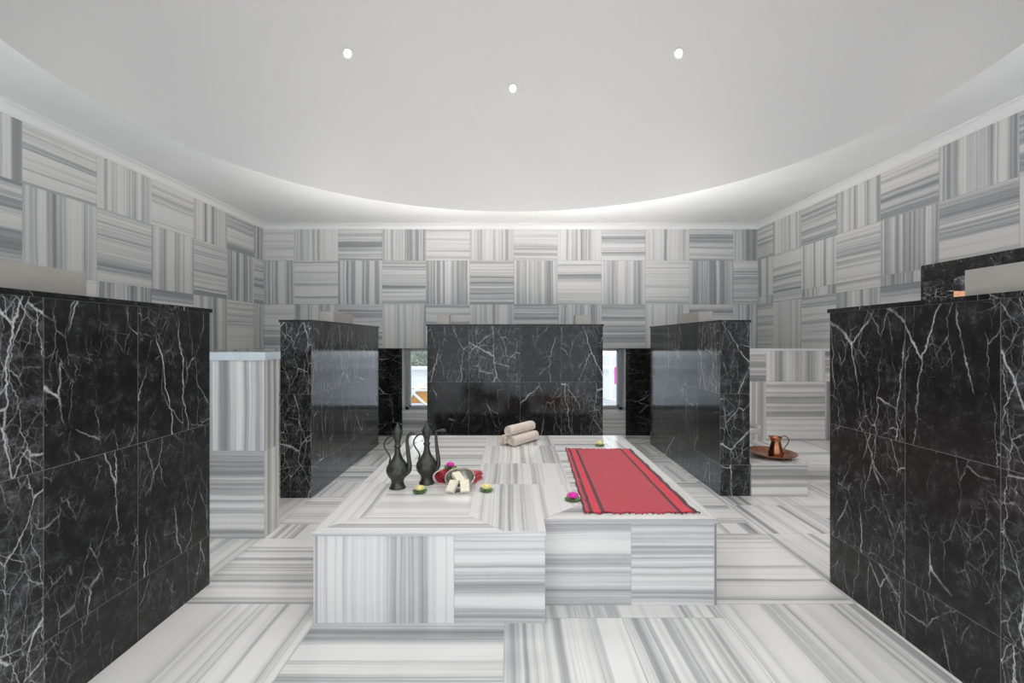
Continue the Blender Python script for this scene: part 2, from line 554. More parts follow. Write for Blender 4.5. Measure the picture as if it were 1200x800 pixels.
for k, (a, b) in enumerate(((4.0, 4.43), (4.43, 5.0), (5.0, 5.5), (5.5, 6.0), (6.0, YB))):
    zone(-1.65, -1.28, a, b, 'VH'[k % 2]); zone(-1.28, -.908, a, b, 'HV'[k % 2])
    zone(1.011, 1.38, a, b, 'VH'[k % 2]); zone(1.38, 1.7, a, b, 'HV'[k % 2])
zone(1.011, 1.7, 2.38, 3.24, 'H'); zone(1.7, 2.3, 2.38, 3.24, 'V'); zone(2.3, XR, 2.38, 3.24, 'V', 2)
zone(1.011, 1.7, 3.24, 3.43, 'V'); zone(1.7, 2.3, 3.24, 3.8, 'V'); zone(2.3, XR, 3.24, 3.8, 'H', 2)
zone(1.011, 1.7, 3.43, 4.0, 'H'); zone(1.7, 2.3, 3.8, 4.4, 'V'); zone(2.3, XR, 3.8, 4.4, 'V', 2)
zone(1.7, XR, 4.4, YB, 'H', 3, 4)
zone(-.908, 1.011, 4.45, YB, 'H', 3, 4)
for x0, x1, y0, y1, o in F:
    m.tile(*fa, (x0, y0, x1, y1), o, MARBLE_FLOOR, GROUT, 0.002, tone=rng.uniform(.25, .85))
m.box((XL - .2, YF - .2, -.2), (XR + .2, YB + WT, -.01), GROUT)
struct(m.build('floor'))

# ceiling ring and dome
DC, DR = V3((0.02, 3.165)), 2.785
m = MB()
SEG = 160
inner, outer, up = [], [], []
for i in range(SEG):
    a = 2 * PI * i / SEG
    c, s = math.cos(a), math.sin(a)
    inner.append(m.bm.verts.new((DC.x + DR * c, DC.y + DR * s, ZC)))
    tx = ((XR if c > 0 else XL) - DC.x) / c if abs(c) > 1e-6 else 1e9
    ty = ((YB if s > 0 else YF) - DC.y) / s if abs(s) > 1e-6 else 1e9
    t = min(tx, ty)
    outer.append(m.bm.verts.new((DC.x + t * c, DC.y + t * s, ZC)))
for i in range(SEG):
    j = (i + 1) % SEG
    m.face([inner[i], inner[j], outer[j], outer[i]], PLASTER)
for sx, sy in ((XL, YF), (XL, YB), (XR, YF), (XR, YB)):   # corners
    best = sorted(range(SEG), key=lambda i: (outer[i].co.xy - V3((sx, sy))).length)[:6]
    ons = [i for i in best if abs(outer[i].co.x - sx) < 1e-5]; onc = [i for i in best if abs(outer[i].co.y - sy) < 1e-5]
    if ons and onc:
        c = m.bm.verts.new((sx, sy, ZC))
        m.face([outer[ons[0]], outer[onc[0]], c], PLASTER)
bmesh.ops.recalc_face_normals(m.bm, faces=m.bm.faces)
m.box((XL - .2, YF - .2, ZC + .01), (XR + .2, YB + WT, ZC + .012), PLASTER, skip=('+z', '-z', '-x', '+x', '-y', '+y'))
struct(m.build('ceiling'))

m = MB()
RN = 40
prof = [(DR * math.cos(PI / 2 * k / RN), DR * math.sin(PI / 2 * k / RN)) for k in range(RN)] + [(0, DR)]
m.lathe(prof, DOME, 128)
bmesh.ops.reverse_faces(m.bm, faces=m.bm.faces)
struct(m.build('ceiling_dome', loc=(DC.x, DC.y, ZC)))
# roof deck that closes the space outside the dome
m = MB()
for i in range(SEG):
    pass
m.box((XL - .2, YF - .2, 6.2), (XR + .2, YB + WT, 6.3), WHITEPAINT)
for a in ((XL - .22, YF - .2, XL - .2, YB + WT), (XR + .2, YF - .2, XR + .22, YB + WT), (XL - .2, YF - .22, XR + .2, YF - .2), (XL - .2, YB + WT, XR + .2, YB + WT + .02)):
    m.box((a[0], a[1], 3.0), (a[2], a[3], 6.3), WHITEPAINT)
struct(m.build('roof'))

# cove moulding
def cove(p, q, inward, name):
    mb = MB()
    p, q, n = V3(p), V3(q), V3(inward)
    prof = [(0, -.075), (.006, -.075), (.012, -.06)] + [(.012 + .045 * (1 - math.cos(t)), -.06 + .05 * math.sin(t)) for t in (k * PI / 16 for k in range(1, 9))] + [(.06, -.006), (.06, 0)]
    a = [mb.bm.verts.new(p + n * u + V3((0, 0, ZC + v))) for u, v in prof]
    b = [mb.bm.verts.new(q + n * u + V3((0, 0, ZC + v))) for u, v in prof]
    for i in range(len(prof) - 1):
        mb.face([a[i], b[i], b[i + 1], a[i + 1]], MOULD, smooth=3 <= i < 10)
    return struct(mb.build(name))
cove((XL, YB, 0), (XR, YB, 0), (0, -1, 0), 'trim_1')
cove((XL, YF, 0), (XL, YB, 0), (1, 0, 0), 'trim_2')
cove((XR, YB, 0), (XR, YF, 0), (-1, 0, 0), 'trim_3')
# black cladding panels either side of the window
for k, (x0, x1) in enumerate(((-1.95, WX0), (WX1, 2.02))):
    m = MB()
    m.box((x0, YB - .02, 0), (x1, YB - .001, 1.188), BLACK, 0.45, 'z')
    struct(m.build('trim_%d' % (4 + k)))

# window
m = MB()
yf = YB + 0.20
fw = 0.05
for lo, hi in (((WX0, yf, WZ0), (WX0 + fw, yf + .06, WZ1)), ((WX1 - fw, yf, WZ0), (WX1, yf + .06, WZ1)),
               ((WX0, yf, WZ1 - .02), (WX1, yf + .06, WZ1)), ((WX0, yf, WZ0), (WX1, yf + .06, WZ0 + .035)),
               ((-.02, yf, WZ0), (.04, yf + .06, WZ1))):
    m.box(lo, hi, ALU)
for x0, x1 in ((WX0 + fw, -.02), (.04, WX1 - fw)):
    b = .022
    for lo, hi in (((x0, yf + .02, WZ0 + .035), (x0 + b, yf + .05, WZ1 - .02)), ((x1 - b, yf + .02, WZ0 + .035), (x1, yf + .05, WZ1 - .02)),
                   ((x0, yf + .02, WZ0 + .035), (x1, yf + .05, WZ0 + .055)), ((x0, yf + .02, WZ1 - .04), (x1, yf + .05, WZ1 - .02))):
        m.box(lo, hi, WHITEFRAME)
win = struct(m.build('window_1'))
m = MB()
m.box((WX0 + fw, yf + .03, WZ0 + .03), (-.02, yf + .036, WZ1 - .02), GLASS)
m.box((.04, yf + .03, WZ0 + .03), (WX1 - fw, yf + .036, WZ1 - .02), GLASS)
m.build('pane', win)
m = MB()
m.box((WX0, YB - .015, WZ0 - .03), (WX1, YB + .22, WZ0), WHITE_MARBLE)
m.build('sill', win)

# ------------------------------------------------------------------ black marble partitions
def partition(label, x0, x1, y0, y1, h=1.47, rows=(0.26, 0.855), yj=(), xj=(), tones=None, ftone=None, mat=BLACK, group='black marble partitions'):
    cx, cy = (x0 + x1) / 2, (y0 + y1) / 2
    t = thing('marble_partition', label, 'partition', (cx, cy, 0), 0, group)
    mb = MB()
    hb = h - 0.02
    zs = [0] + list(rows) + [hb]
    ys = [y0] + list(yj) + [y1]
    xs = [x0] + list(xj) + [x1]
    T = lambda: min(1, max(0, rng.gauss(.5, .2)))
    for z0, z1 in zip(zs, zs[1:]):
        for q, (a, b) in enumerate(zip(ys, ys[1:])):
            tn = tones[q] if tones else None
            for X, flip in ((x0, True), (x1, False)):
                if flip:
                    mb.tile((X - cx, -cy, 0), (0, -1, 0), (0, 0, 1), (-b, z0, -a, z1), 'H', mat, BLACK_GROUT, 0.0011, tn or T())
                else:
                    mb.tile((X - cx, -cy, 0), (0, 1, 0), (0, 0, 1), (a, z0, b, z1), 'H', mat, BLACK_GROUT, 0.0011, tn or T())
        for a, b in zip(xs, xs[1:]):
            mb.tile((-cx, y0 - cy, 0), (1, 0, 0), (0, 0, 1), (a, z0, b, z1), 'H', mat, BLACK_GROUT, 0.0011, ftone or T())
            mb.tile((-cx, y1 - cy, 0), (-1, 0, 0), (0, 0, 1), (-b, z0, -a, z1), 'H', BLACK, BLACK_GROUT, 0.0016, T())
    # left side tiles were built with u = -y about the origin: shift them back
    mb.build('tiled_body', t)
    mb = MB()
    o = .009
    mb.box((x0 - cx - o, y0 - cy - o, hb), (x1 - cx + o, y1 - cy + o, h), BLACK, 0.4, 'y')
    mb.build('cap_slab', t, mods=(('BEVEL', dict(width=.003, segments=2)),))
    return t

partition('black marble partition nearest the camera on the left, strongly white-veined', -1.875, -1.613, 0.55, 2.575, yj=(1.07, 1.66, 2.08), tones=(.8, .95, .48, .55), mat=BLACK_HONED)
partition('black marble partition nearest the camera on the right, running out of frame', 1.719, 1.98, 0.6, 2.596, yj=(1.15, 1.69, 2.10), tones=(.8, .85, .47, .58), mat=BLACK_HONED)
partition('black marble partition standing free behind the low striped wall on the left', -1.905, -1.648, 3.97, 5.98, yj=(4.45, 4.95, 5.45), ftone=.8)
partition('black marble partition right of the red cloth, beside the copper tray', 1.745, 1.993, 4.02, 6.03, yj=(4.5, 5.0, 5.5), ftone=.7)
partition('wide black marble partition in front of the window behind the rolled beige towels', -.89, .972, 5.1, 5.36, xj=(-.45, .095, .53))

# brushed boxes (uplights) standing on the partitions
LAMPG = emit('UplightDiffuser', (0.98, 0.98, 0.98), 36.0)
LAMPB = emit('UplightDiffuserStrong', (1.0, 0.95, 0.90), 300.0)
def metal_box(label, x0, x1, y0, y1, lamp=LAMPG, z=1.47, h=.10):
    cx, cy = (x0 + x1) / 2, (y0 + y1) / 2
    t = thing('uplight_box', label, 'box', (cx, cy, z), 0, 'metal boxes on the partitions')
    mb = MB()
    a, b = (x1 - x0) / 2, (y1 - y0) / 2
    w = .006
    for lo, hi in (((-a, -b, 0), (a, -b + w, h)), ((-a, b - w, 0), (a, b, h)), ((-a, -b + w, 0), (-a + w, b - w, h)), ((a - w, -b + w, 0), (a, b - w, h)), ((-a + w, -b + w, 0), (a - w, b - w, w))):
        mb.box(lo, hi, BOXMET)
    mb.build('shell', t)
    mb = MB()
    mb.box((-a + w, -b + w, h - .03), (a - w, b - w, h - .024), lamp)
    mb.build('diffuser', t)
metal_box('long brushed metal box on the near left partition', -1.82, -1.685, 1.05, 1.91)
metal_box('long brushed metal box on the near right partition', 1.735, 1.87, 1.0, 1.84)
metal_box('grey metal box on the partition behind the low striped wall', -1.79, -1.66, 4.5, 5.05)
metal_box('grey metal box on the partition beside the copper tray', 1.755, 1.885, 4.5, 5.1)
metal_box('small grey metal box on the left end of the wide partition at the back', -.79, -.665, 5.16, 5.30, LAMPB)
metal_box('small grey metal box on the right end of the wide partition at the back', .69, .855, 5.16, 5.30, LAMPB)

# ------------------------------------------------------------------ low striped walls and benches
def low_wall(label, x0, x1, y0, y1, z1, split, joints, parity, coping_h, cop=WHITE_MARBLE):
    cx, cy = (x0 + x1) / 2, (y0 + y1) / 2
    t = thing('low_marble_wall', label, 'low wall', (cx, cy, 0))
    mb = MB()
    zs = [0, split, z1 - coping_h]
    xs = [x0] + list(joints) + [x1]
    for j, (za, zb) in enumerate(zip(zs, zs[1:])):
        for i, (a, b) in enumerate(zip(xs, xs[1:])):
            mb.tile((-cx, y0 - cy, 0), (1, 0, 0), (0, 0, 1), (a, za, b, zb), 'H' if (i + j + parity) % 2 == 0 else 'V', MARBLE_WARM if parity else MARBLE_SLAB, GROUT, .002)
            mb.tile((-cx, y1 - cy, 0), (-1, 0, 0), (0, 0, 1), (-b, za, -a, zb), 'V' if (i + j) % 2 else 'H', MARBLE_SLAB, GROUT)
        mb.tile((x1 - cx, -cy, 0), (0, 1, 0), (0, 0, 1), (y0, za, y1, zb), 'V', MARBLE_WARM, GROUT, .001, .45)
        mb.tile((x0 - cx, cy, 0), (0, -1, 0), (0, 0, 1), (y0, za, y1, zb), 'V', MARBLE_WARM, GROUT, .001, .45)
    mb.build('tiled_body', t)
    mb = MB()
    mb.box((x0 - cx, y0 - cy - .008, z1 - coping_h), (x1 - cx + .008, y1 - cy + .008, z1), cop)
    mb.build('coping', t, mods=(('BEVEL', dict(width=.004, segments=2)),))
    return t
low_wall('low wall of striped grey marble between the two left partitions, tiles upright over level', XL + .002, -1.622, 3.165, 3.36, 1.222, .575, (-2.9, -2.3), 0, .052, BLUEISH)
low_wall('low wall of striped grey marble behind the copper jug and bench on the right', 1.996, XR - .002, 4.905, 5.09, 1.215, .88, (2.598, 3.2), 1, .02)

t = thing('marble_bench', 'low stepped bench of striped marble carrying the copper tray', 'bench', (2.2, 4.4, 0))
B0 = V3((2.2, 4.4, 0))
mb = MB()
H = .262
def lt(p): return V3(p) - B0
Z = (0, 0, 1)
mb.tile(lt((0, 4.0, 0)), (1, 0, 0), Z, (1.996, 0, 2.465, H), 'H', MARBLE_WARM, GROUT, .001, .3)
mb.tile(lt((2.465, 0, 0)), (0, 1, 0), Z, (4.0, 0, 4.4, H), 'H', MARBLE_WARM, GROUT, .001, .5)
mb.tile(lt((0, 4.4, 0)), (1, 0, 0), Z, (2.465, 0, 3.0, H), 'H', MARBLE_WARM, GROUT, .001, .35)
mb.tile(lt((0, 4.4, 0)), (1, 0, 0), Z, (3.0, 0, XR - .002, H), 'H', MARBLE_WARM, GROUT, .001, .5)
for pts in (((1.996, 4.0), (1.996, 4.9)), ((1.996, 4.9), (XR - .002, 4.9)), ((XR - .002, 4.9), (XR - .002, 4.4))):
    (a, b), (c, d) = pts
    mb.face([lt((c, d, 0)), lt((a, b, 0)), lt((a, b, H)), lt((c, d, H))], GROUT)
mb.build('base', t)
mb = MB()
for lo, hi, vein in (((1.996, 3.992, H), (2.472, 4.9, H + .018), 'y'), ((2.472, 4.392, H), (XR - .002, 4.9, H + .018), 'y')):
    mb.box(lt(lo), lt(hi), MARBLE_TOP, .5, vein)
mb.build('seat_slab', t)
BZ = H + .018

# wash basin on the bench, mostly hidden
t = thing('marble_basin', 'small grey stone wash basin on the bench behind the copper tray', 'basin', (2.205, 4.68, BZ))
mb = MB()
mb.lathe([(0, 0), (.13, 0), (.13, .02), (.105, .04), (.10, .10), (.13, .13)], WHITE_MARBLE, 24)
mb.build('pedestal', t)
mb = MB()
mb.lathe([(.05, .13), (.15, .135), (.195, .145), (.2, .15), (.2, .195), (.195, .2), (.165, .2), (.16, .19), (.13, .16), (0, .145)], MARBLE_WARM, 32)
mb.build('bowl', t)

# ------------------------------------------------------------------ central marble platform
PZ = .425
X0, XM, X1, Y0, YM, Y1 = -.912, .157, 1.011, 2.217, 2.367, 4.43
t = thing('marble_platform', 'large low platform of striped marble in the middle of the floor', 'platform', (0, 3.3, 0))
P0 = V3((0, 3.3, 0))
def lp(p): return V3(p) - P0
SH = .022
mb = MB()
hb = PZ - SH
# front of the left half
for a, b, o, tn in ((X0 + .02, -.49, 'V', .38), (-.49, -.263, 'V', .42), (-.263, XM, 'H', .5)):
    mb.tile(lp((0, Y0, 0)), (1, 0, 0), Z, (a, 0, b, hb), o, MARBLE_SLAB, GROUT, .0012, tn)
mb.tile(lp((0, Y0, 0)), (1, 0, 0), Z, (X0, 0, X0 + .02, hb), 'V', MARBLE_SLAB, GROUT, .001, .1)
for a, b, o, tn in ((XM, .59, 'H', .36), (.59, X1 - .012, 'H', .42), (X1 - .012, X1, 'V', .05)):
    mb.tile(lp((0, YM, 0)), (1, 0, 0), Z, (a, 0, b, hb), o, MARBLE_SLAB, GROUT, .0012, tn)
mb.tile(lp((XM, 0, 0)), (0, 1, 0), Z, (Y0, 0, YM, hb), 'H', MARBLE_SLAB, GROUT, .001, .5)
yj = [2.367, 2.97, 3.57, 4.17, Y1]
for i, (a, b) in enumerate(zip(yj, yj[1:])):
    mb.tile(lp((X1, 0, 0)), (0, 1, 0), Z, (a, 0, b, hb), 'HV'[i % 2], MARBLE_SLAB, GROUT)
    mb.tile(lp((X0, 6.6, 0)), (0, -1, 0), Z, (6.6 - b, 0, 6.6 - (a if i else Y0), hb), 'HV'[i % 2], MARBLE_SLAB, GROUT)
mb.tile(lp((0, Y1, 0)), (-1, 0, 0), Z, (-X1, 0, -X0, hb), 'H', MARBLE_SLAB, GROUT)
base = mb.build('base', t)
mb = MB()
def top(pts, d, tone=.55):
    g = .0013
    P = [V3((x, y, PZ)) for x, y in pts]
    c = sum(P, V3()) / len(P)
    Q = []
    n = len(P)
    for i in range(n):
        a, b, e = P[i - 1], P[i], P[(i + 1) % n]
        d1, d2 = (b - a).normalized(), (e - b).normalized()
        n1, n2 = V3((-d1.y, d1.x, 0)), V3((-d2.y, d2.x, 0))
        bis = (n1 + n2)
        Q.append(b + bis * (g / max(.2, (1 + n1.dot(n2)))))
    mb.poly([lp(q) for q in Q], MARBLE_TOP, d, tone)
    for i in range(n):
        j = (i + 1) % n
        mb.face([lp(P[i]), lp(P[j]), lp(Q[j]), lp(Q[i])], GROUT)
X, Y = (1, 0, 0), (0, 1, 0)
bw = .2
o = .004
# borders
top([(X0 - o, Y0 - o), (-.035, Y0 - o), (-.215, Y0 + bw), (X0 + bw, Y0 + bw)], X, .78)
yy = [Y0 + bw, 2.95, 3.55, 4.15, Y1]
top([(X0 - o, Y0 - o), (X0 + bw, Y0 + bw), (X0 + bw, 2.95), (X0 - o, 2.95)], Y, .7)
for a, b in zip(yy[1:-1], yy[2:]):
    top([(X0 - o, a), (X0 + bw, a), (X0 + bw, b), (X0 - o, b)], Y, rng.uniform(.5, .9))
# left field, veins level
for a, b in zip([Y0 + bw, 2.72, 3.28, 3.86], [2.72, 3.28, 3.86, Y1]):
    top([(X0 + bw, a), (-.215, a), (-.215, b), (X0 + bw, b)], X, rng.uniform(.55, .75))
# centre column, veins towards the back
top([(-.035, Y0 - o), (XM + o, Y0 - o), (XM + o, YM), (.36, YM + .2), (.36, 2.935), (-.215, 2.935), (-.215, Y0 + bw)], Y, .6)
for a, b, tn in ((2.935, 3.43, .6), (3.43, 4.0, .55), (4.0, Y1, .6)):
    top([(-.215, a), (.36, a), (.36, b), (-.215, b)], Y, tn)
# right half
top([(XM + o, YM - o), (X1 + o, YM - o), (X1 - bw, YM + .2), (.36, YM + .2)], X, .75)
for a, b in zip([YM - o, 3.0, 3.6, 4.2], [3.0, 3.6, 4.2, Y1]):
    lo = [(X1 + o, a), (X1 + o, b), (X1 - bw, b), (X1 - bw, a if a > 2.5 else YM + .2)]
    top(lo, Y, rng.uniform(.5, .8))
for a, b in ((YM + .2, 3.1), (3.1, 3.65), (3.65, Y1)):
    top([(.36, a), (X1 - bw, a), (X1 - bw, b), (.36, b)], X, .55)
# slab edges and underside
edge = [(X0 - o, Y0 - o), (XM + o, Y0 - o), (XM + o, YM - o), (X1 + o, YM - o), (X1 + o, Y1), (X0 - o, Y1)]
for i in range(len(edge)):
    a, b = edge[i], edge[(i + 1) % len(edge)]
    mb.poly([lp((*a, hb)), lp((*b, hb)), lp((*b, PZ)), lp((*a, PZ))], MARBLE_TOP, V3((*b, 0)) - V3((*a, 0)), .5)
mb.face([lp((*p, hb)) for p in reversed(edge)], GROUT)
mb.build('top_slab', t)

# ------------------------------------------------------------------ red striped cloth
t = thing('striped_cloth', 'red woven bath cloth with dark side stripes and knotted fringe laid on the platform', 'cloth', (.66, 3.15, PZ))
C0 = V3((.66, 3.15, PZ))
corn = [V3((.372, 2.44)), V3((.944, 2.44)), V3((.956, 3.85)), V3((.436, 3.87))]
def rug_pt(u, v):
    a = corn[0].lerp(corn[1], u); b = corn[3].lerp(corn[2], u)
    p = a.lerp(b, v)
    ex = abs(u - .5) * 2
    wav = (.0015 * math.sin(v * 26 + u * 3) + .0022 * math.sin(v * 61)) * (ex ** 6) * (1 if u > .5 else -1)
    wy = .005 * math.sin(u * 34 + 1) * (abs(v - .5) * 2) ** 10
    z = .0045 + .0025 * (math.sin(u * 9 + v * 7) * math.sin(v * 19 + 1) + 1) * .5 + .004 * (ex ** 8) * (.5 + .5 * math.sin(v * 40 + u))
    return V3((p.x + wav, p.y + wy, PZ + z)) - C0
mb = MB()
NU, NV = 44, 100
vs = [[mb.bm.verts.new(rug_pt(i / NU, j / NV)) for i in range(NU + 1)] for j in range(NV + 1)]
for j in range(NV):
    for i in range(NU):
        mb.face([vs[j][i], vs[j][i + 1], vs[j + 1][i + 1], vs[j + 1][i]], RUG,
                [((i + a) / NU, (j + b) / NV) for a, b in ((0, 0), (1, 0), (1, 1), (0, 1))], smooth=True)
mb.build('woven_sheet', t, mods=(('SOLIDIFY', dict(thickness=.003, offset=-1)),))
for v, sgn in ((0, -1), (1, 1)):
    mb = MB()
    for k in range(21):
        u = k / 20
        p = rug_pt(u, v)
        r_ = random.Random(k + 50 * v)
        lx = r_.uniform(-.012, .012) * (.3 if k in (0, 20) else 1)
        ln = r_.uniform(.008, .02)
        mt = RUG_DARK if k in (0, 1, 3, 4, 17, 18, 20) or k % 4 == 0 else REDTERRY
        pts = [p, p + V3((lx * .4, sgn * ln * .5, .001)), p + V3((lx, sgn * ln, -.002)), p + V3((lx + .006, sgn * ln * .55, -.001)), p + V3((.007, 0, 0))]
        q = spline(pts, 4)
        for w in q:
            w.z = max(w.z, .0028)
        mb.tube(q, .0026, mt, 6)
    mb.build('fringe', t)

# ------------------------------------------------------------------ rolled beige towels
def towel_mesh(R, Ln, turns=4.5, squash=1.0, mat=TERRY, seed=1, taper=None):
    """spiral roll lying along +Y from 0 to Ln, resting on z=0"""
    r_ = random.Random(seed)
    mb = MB()
    n = int(turns * 22)
    pitch = (R - .004) / turns
    th = pitch * .72
    ph = r_.uniform(-.6, .0)
    NL = 16
    rows = []
    for k in range(NL + 1):
        f = k / NL
        y = Ln * f
        e = min(f, 1 - f) * Ln
        rd = 1 - .10 * max(0, 1 - e / .014) ** 2
        row = []
        for i in range(n + 1):
            a = ph - 2 * PI * (turns - i * turns / n)
            rr = .004 + pitch * (i * turns / n)
            wob = 1 + .012 * math.sin(a * 3 + f * 9 + seed) + .008 * math.sin(f * 31 + a)
            ends = []
            for q in (rr, rr - th):
                q = max(.001, q) * rd * wob
                # the inner turns of the roll stand out or sink a little at the ends
                dy = 0
                if k in (0, NL):
                    dy = (.004 * math.sin(a * 1.3 + seed) - .006 * (rr / R - .6)) * (1 if k == 0 else -1)
                x, z = q * math.cos(a), q * math.sin(a) * squash
                if taper:
                    sx, sz = taper(f)
                    x *= sx; z = (z + R * squash) * sz - R * squash
                ends.append(V3((x, y + dy, z + R * squash)))
            row.append([mb.bm.verts.new(p) for p in ends])
        rows.append(row)
    for a, b in zip(rows, rows[1:]):
        for i in range(n):
            mb.face([a[i][0], b[i][0], b[i + 1][0], a[i + 1][0]], mat, smooth=True)
            mb.face([a[i][1], a[i + 1][1], b[i + 1][1], b[i][1]], mat, smooth=True)
        mb.face([a[n][0], b[n][0], b[n][1], a[n][1]], mat, smooth=True)
        mb.face([a[0][0], a[0][1], b[0][1], b[0][0]], mat, smooth=True)
    for row, fl in ((rows[0], False), (rows[-1], True)):
        for i in range(n):
            q = [row[i][0], row[i + 1][0], row[i + 1][1], row[i][1]]
            mb.face(q[::-1] if fl else q, mat, smooth=True)
    bmesh.ops.recalc_face_normals(mb.bm, faces=mb.bm.faces)
    return mb

TR, TL = .046, .36
ang = math.atan2(.30, .22) - PI / 2
ax = V3((math.cos(ang + PI / 2), math.sin(ang + PI / 2), 0)); pr = V3((-ax.y, ax.x, 0))
b0 = V3((.005, 3.955, PZ))
spots = [('rolled beige towel lying front right under the top one', b0, 3),
         ('rolled beige towel lying rear left under the top one', b0 + pr * (2 * TR + .004) - ax * .0, 5),
         ('rolled beige towel on top of two others', b0 + pr * (TR + .002) + ax * .015 + V3((0, 0, TR * 1.70)), 8)]
for lab, p, sd in spots:
    o = towel_mesh(TR, TL, seed=sd).build('rolled_towel', loc=p, rot=(0, 0, ang))
    tag(o, lab, 'towel', 'rolled beige towels')

# red towel: rolled at one side, the rest folded flat in layers
def ribbon(mb, path, th, Ln, mat, z0=0.0, NL=10, seed=0):
    """cloth strip: 2-D path (x, z) of thickness th swept along +Y"""
    path = [V3((p[0], p[1])) for p in path]
    n = len(path)
    rows = []
    for k in range(NL + 1):
        f = k / NL
        e = min(f, 1 - f) * Ln
        row = []
        for i, p in enumerate(path):
            d = (path[min(i + 1, n - 1)] - path[max(i - 1, 0)]).normalized()
            nn = V3((-d.y, d.x))
            t_ = th * (1 - .35 * max(0, 1 - e / .008))
            w = .0012 * math.sin(i * .7 + f * 11 + seed)
            row.append([mb.bm.verts.new((q.x + w, Ln * f + .002 * math.sin(i * .45 + seed) * (1 if k in (0, NL) else 0), max(q.y, 0) + z0 + (w if q.y > .006 else 0))) for q in (p + nn * t_ / 2, p - nn * t_ / 2)])
        rows.append(row)
    for a, b in zip(rows, rows[1:]):
        for i in range(n - 1):
            mb.face([a[i][0], b[i][0], b[i + 1][0], a[i + 1][0]], mat, smooth=True)
            mb.face([a[i][1], a[i + 1][1], b[i + 1][1], b[i][1]], mat, smooth=True)
        mb.face([a[-1][0], b[-1][0], b[-1][1], a[-1][1]], mat, smooth=True)
        mb.face([a[0][0], a[0][1], b[0][1], b[0][0]], mat, smooth=True)
    for row, fl in ((rows[0], False), (rows[-1], True)):
        for i in range(n - 1):
            q = [row[i][0], row[i + 1][0], row[i + 1][1], row[i][1]]
            mb.face(q[::-1] if fl else q, mat)
mb = MB()
RR, th = .036, .0048
path = []
turns = 3.3
NP = 100
for i in range(NP + 1):
    t_ = i / NP
    a_ = -PI / 2 - 2 * PI * turns * (1 - t_)
    r_ = .003 + (RR - th / 2 - .003) * t_
    path.append((r_ * math.cos(a_), RR + r_ * math.sin(a_)))
W = .205
path += [(x, th / 2) for x in (.03, .06, .09, .12, .15, .18, W)]
lift_ = .0105
zc = th / 2
for lay in range(4):
    xs = W if lay % 2 == 0 else .055
    sg = 1 if lay % 2 == 0 else -1
    for q in range(1, 7):
        b_ = -PI / 2 + PI * q / 6
        path.append((xs + sg * (lift_ / 2) * math.cos(b_), zc + lift_ / 2 + lift_ / 2 * math.sin(b_)))
    zc += lift_
    run = [.18, .15, .12, .09, .055] if lay % 2 == 0 else [.09, .12, .15, .18, W]
    path += [(x, zc) for x in run]
ribbon(mb, path, th * .9, .185, REDTERRY, seed=3)
bmesh.ops.recalc_face_normals(mb.bm, faces=mb.bm.faces)
o = mb.build('folded_towel', loc=(-.442, 2.962, PZ + .0005), rot=(0, 0, -.36))
tag(o, 'dark red cotton towel, half rolled and half folded, behind the bowl', 'towel')

# ------------------------------------------------------------------ ewers
def ewer(label, loc, rz, spout_tip, s=1.0):
    t = thing('ewer', label, 'ewer', loc, rz, 'pair of bronze ewers')
    k = .00068 * s
    prof = [(0, 0), (70, 0), (71, 6), (62, 22), (54, 45), (52, 62), (58, 72), (56, 80), (72, 95), (90, 122), (98, 155), (95, 180),
            (84, 205), (66, 232), (46, 258), (33, 285), (27, 310), (24, 345), (25, 354), (33, 360), (33, 370), (24, 376), (22, 390),
            (27, 415), (36, 440), (42, 465), (44, 482)]
    prof = [(r * k, z * k) for r, z in prof]
    mb = MB()
    mb.lathe(prof, BRONZE, 40)
    mb.build('body', t)
    mb = MB()
    mb.lathe([(r * k, z * k) for r, z in [(44, 482), (45, 488), (42, 494), (35, 505), (27, 520), (18, 540), (11, 552), (6, 556), (8, 562), (7, 570), (0, 576)]], BRONZE, 32)
    mb.build('lid', t)
    mb = MB()
    mb.tube([V3((x * k, 0, z * k)) for x, z in [(p.x, p.y) for p in spline([(-34, 438, 0), (-52, 452, 0), (-82, 440, 0), (-116, 400, 0), (-120, 360, 0), (-100, 320, 0), (-76, 285, 0), (-66, 255, 0), (-74, 222, 0), (-66, 212, 0)], 6)]],
            7.0 * k, BRONZE, 8)
    mb.build('handle', t)
    mb = MB()
    pts = spline([(70, 128, 0), (98, 150, 0), (108, 190, 0), (102, 260, 0), (92, 340, 0), (86, 410, 0)] + spout_tip, 6)
    n = len(pts)
    rad = [(25 - 15 * min(1, i / n * 1.4)) * k for i in range(n)]
    for i in range(n - 7, n):
        rad[i] = (10 + (i - n + 7) * .8) * k
    mb.tube([V3((p.x * k, 0, p.y * k)) for p in pts], rad, BRONZE, 12)
    mb.build('spout', t)
ewer('dark bronze ewer on the left of the pair, spout hooking over', (-.675, 2.86, PZ), -.12, [(92, 450, 0), (112, 478, 0), (140, 484, 0), (160, 478, 0)])
ewer('dark bronze ewer beside the red towel, with flat beak spout', (-.517, 2.95, PZ), -.05, [(84, 450, 0), (86, 474, 0), (110, 484, 0), (172, 490, 0)], .985)

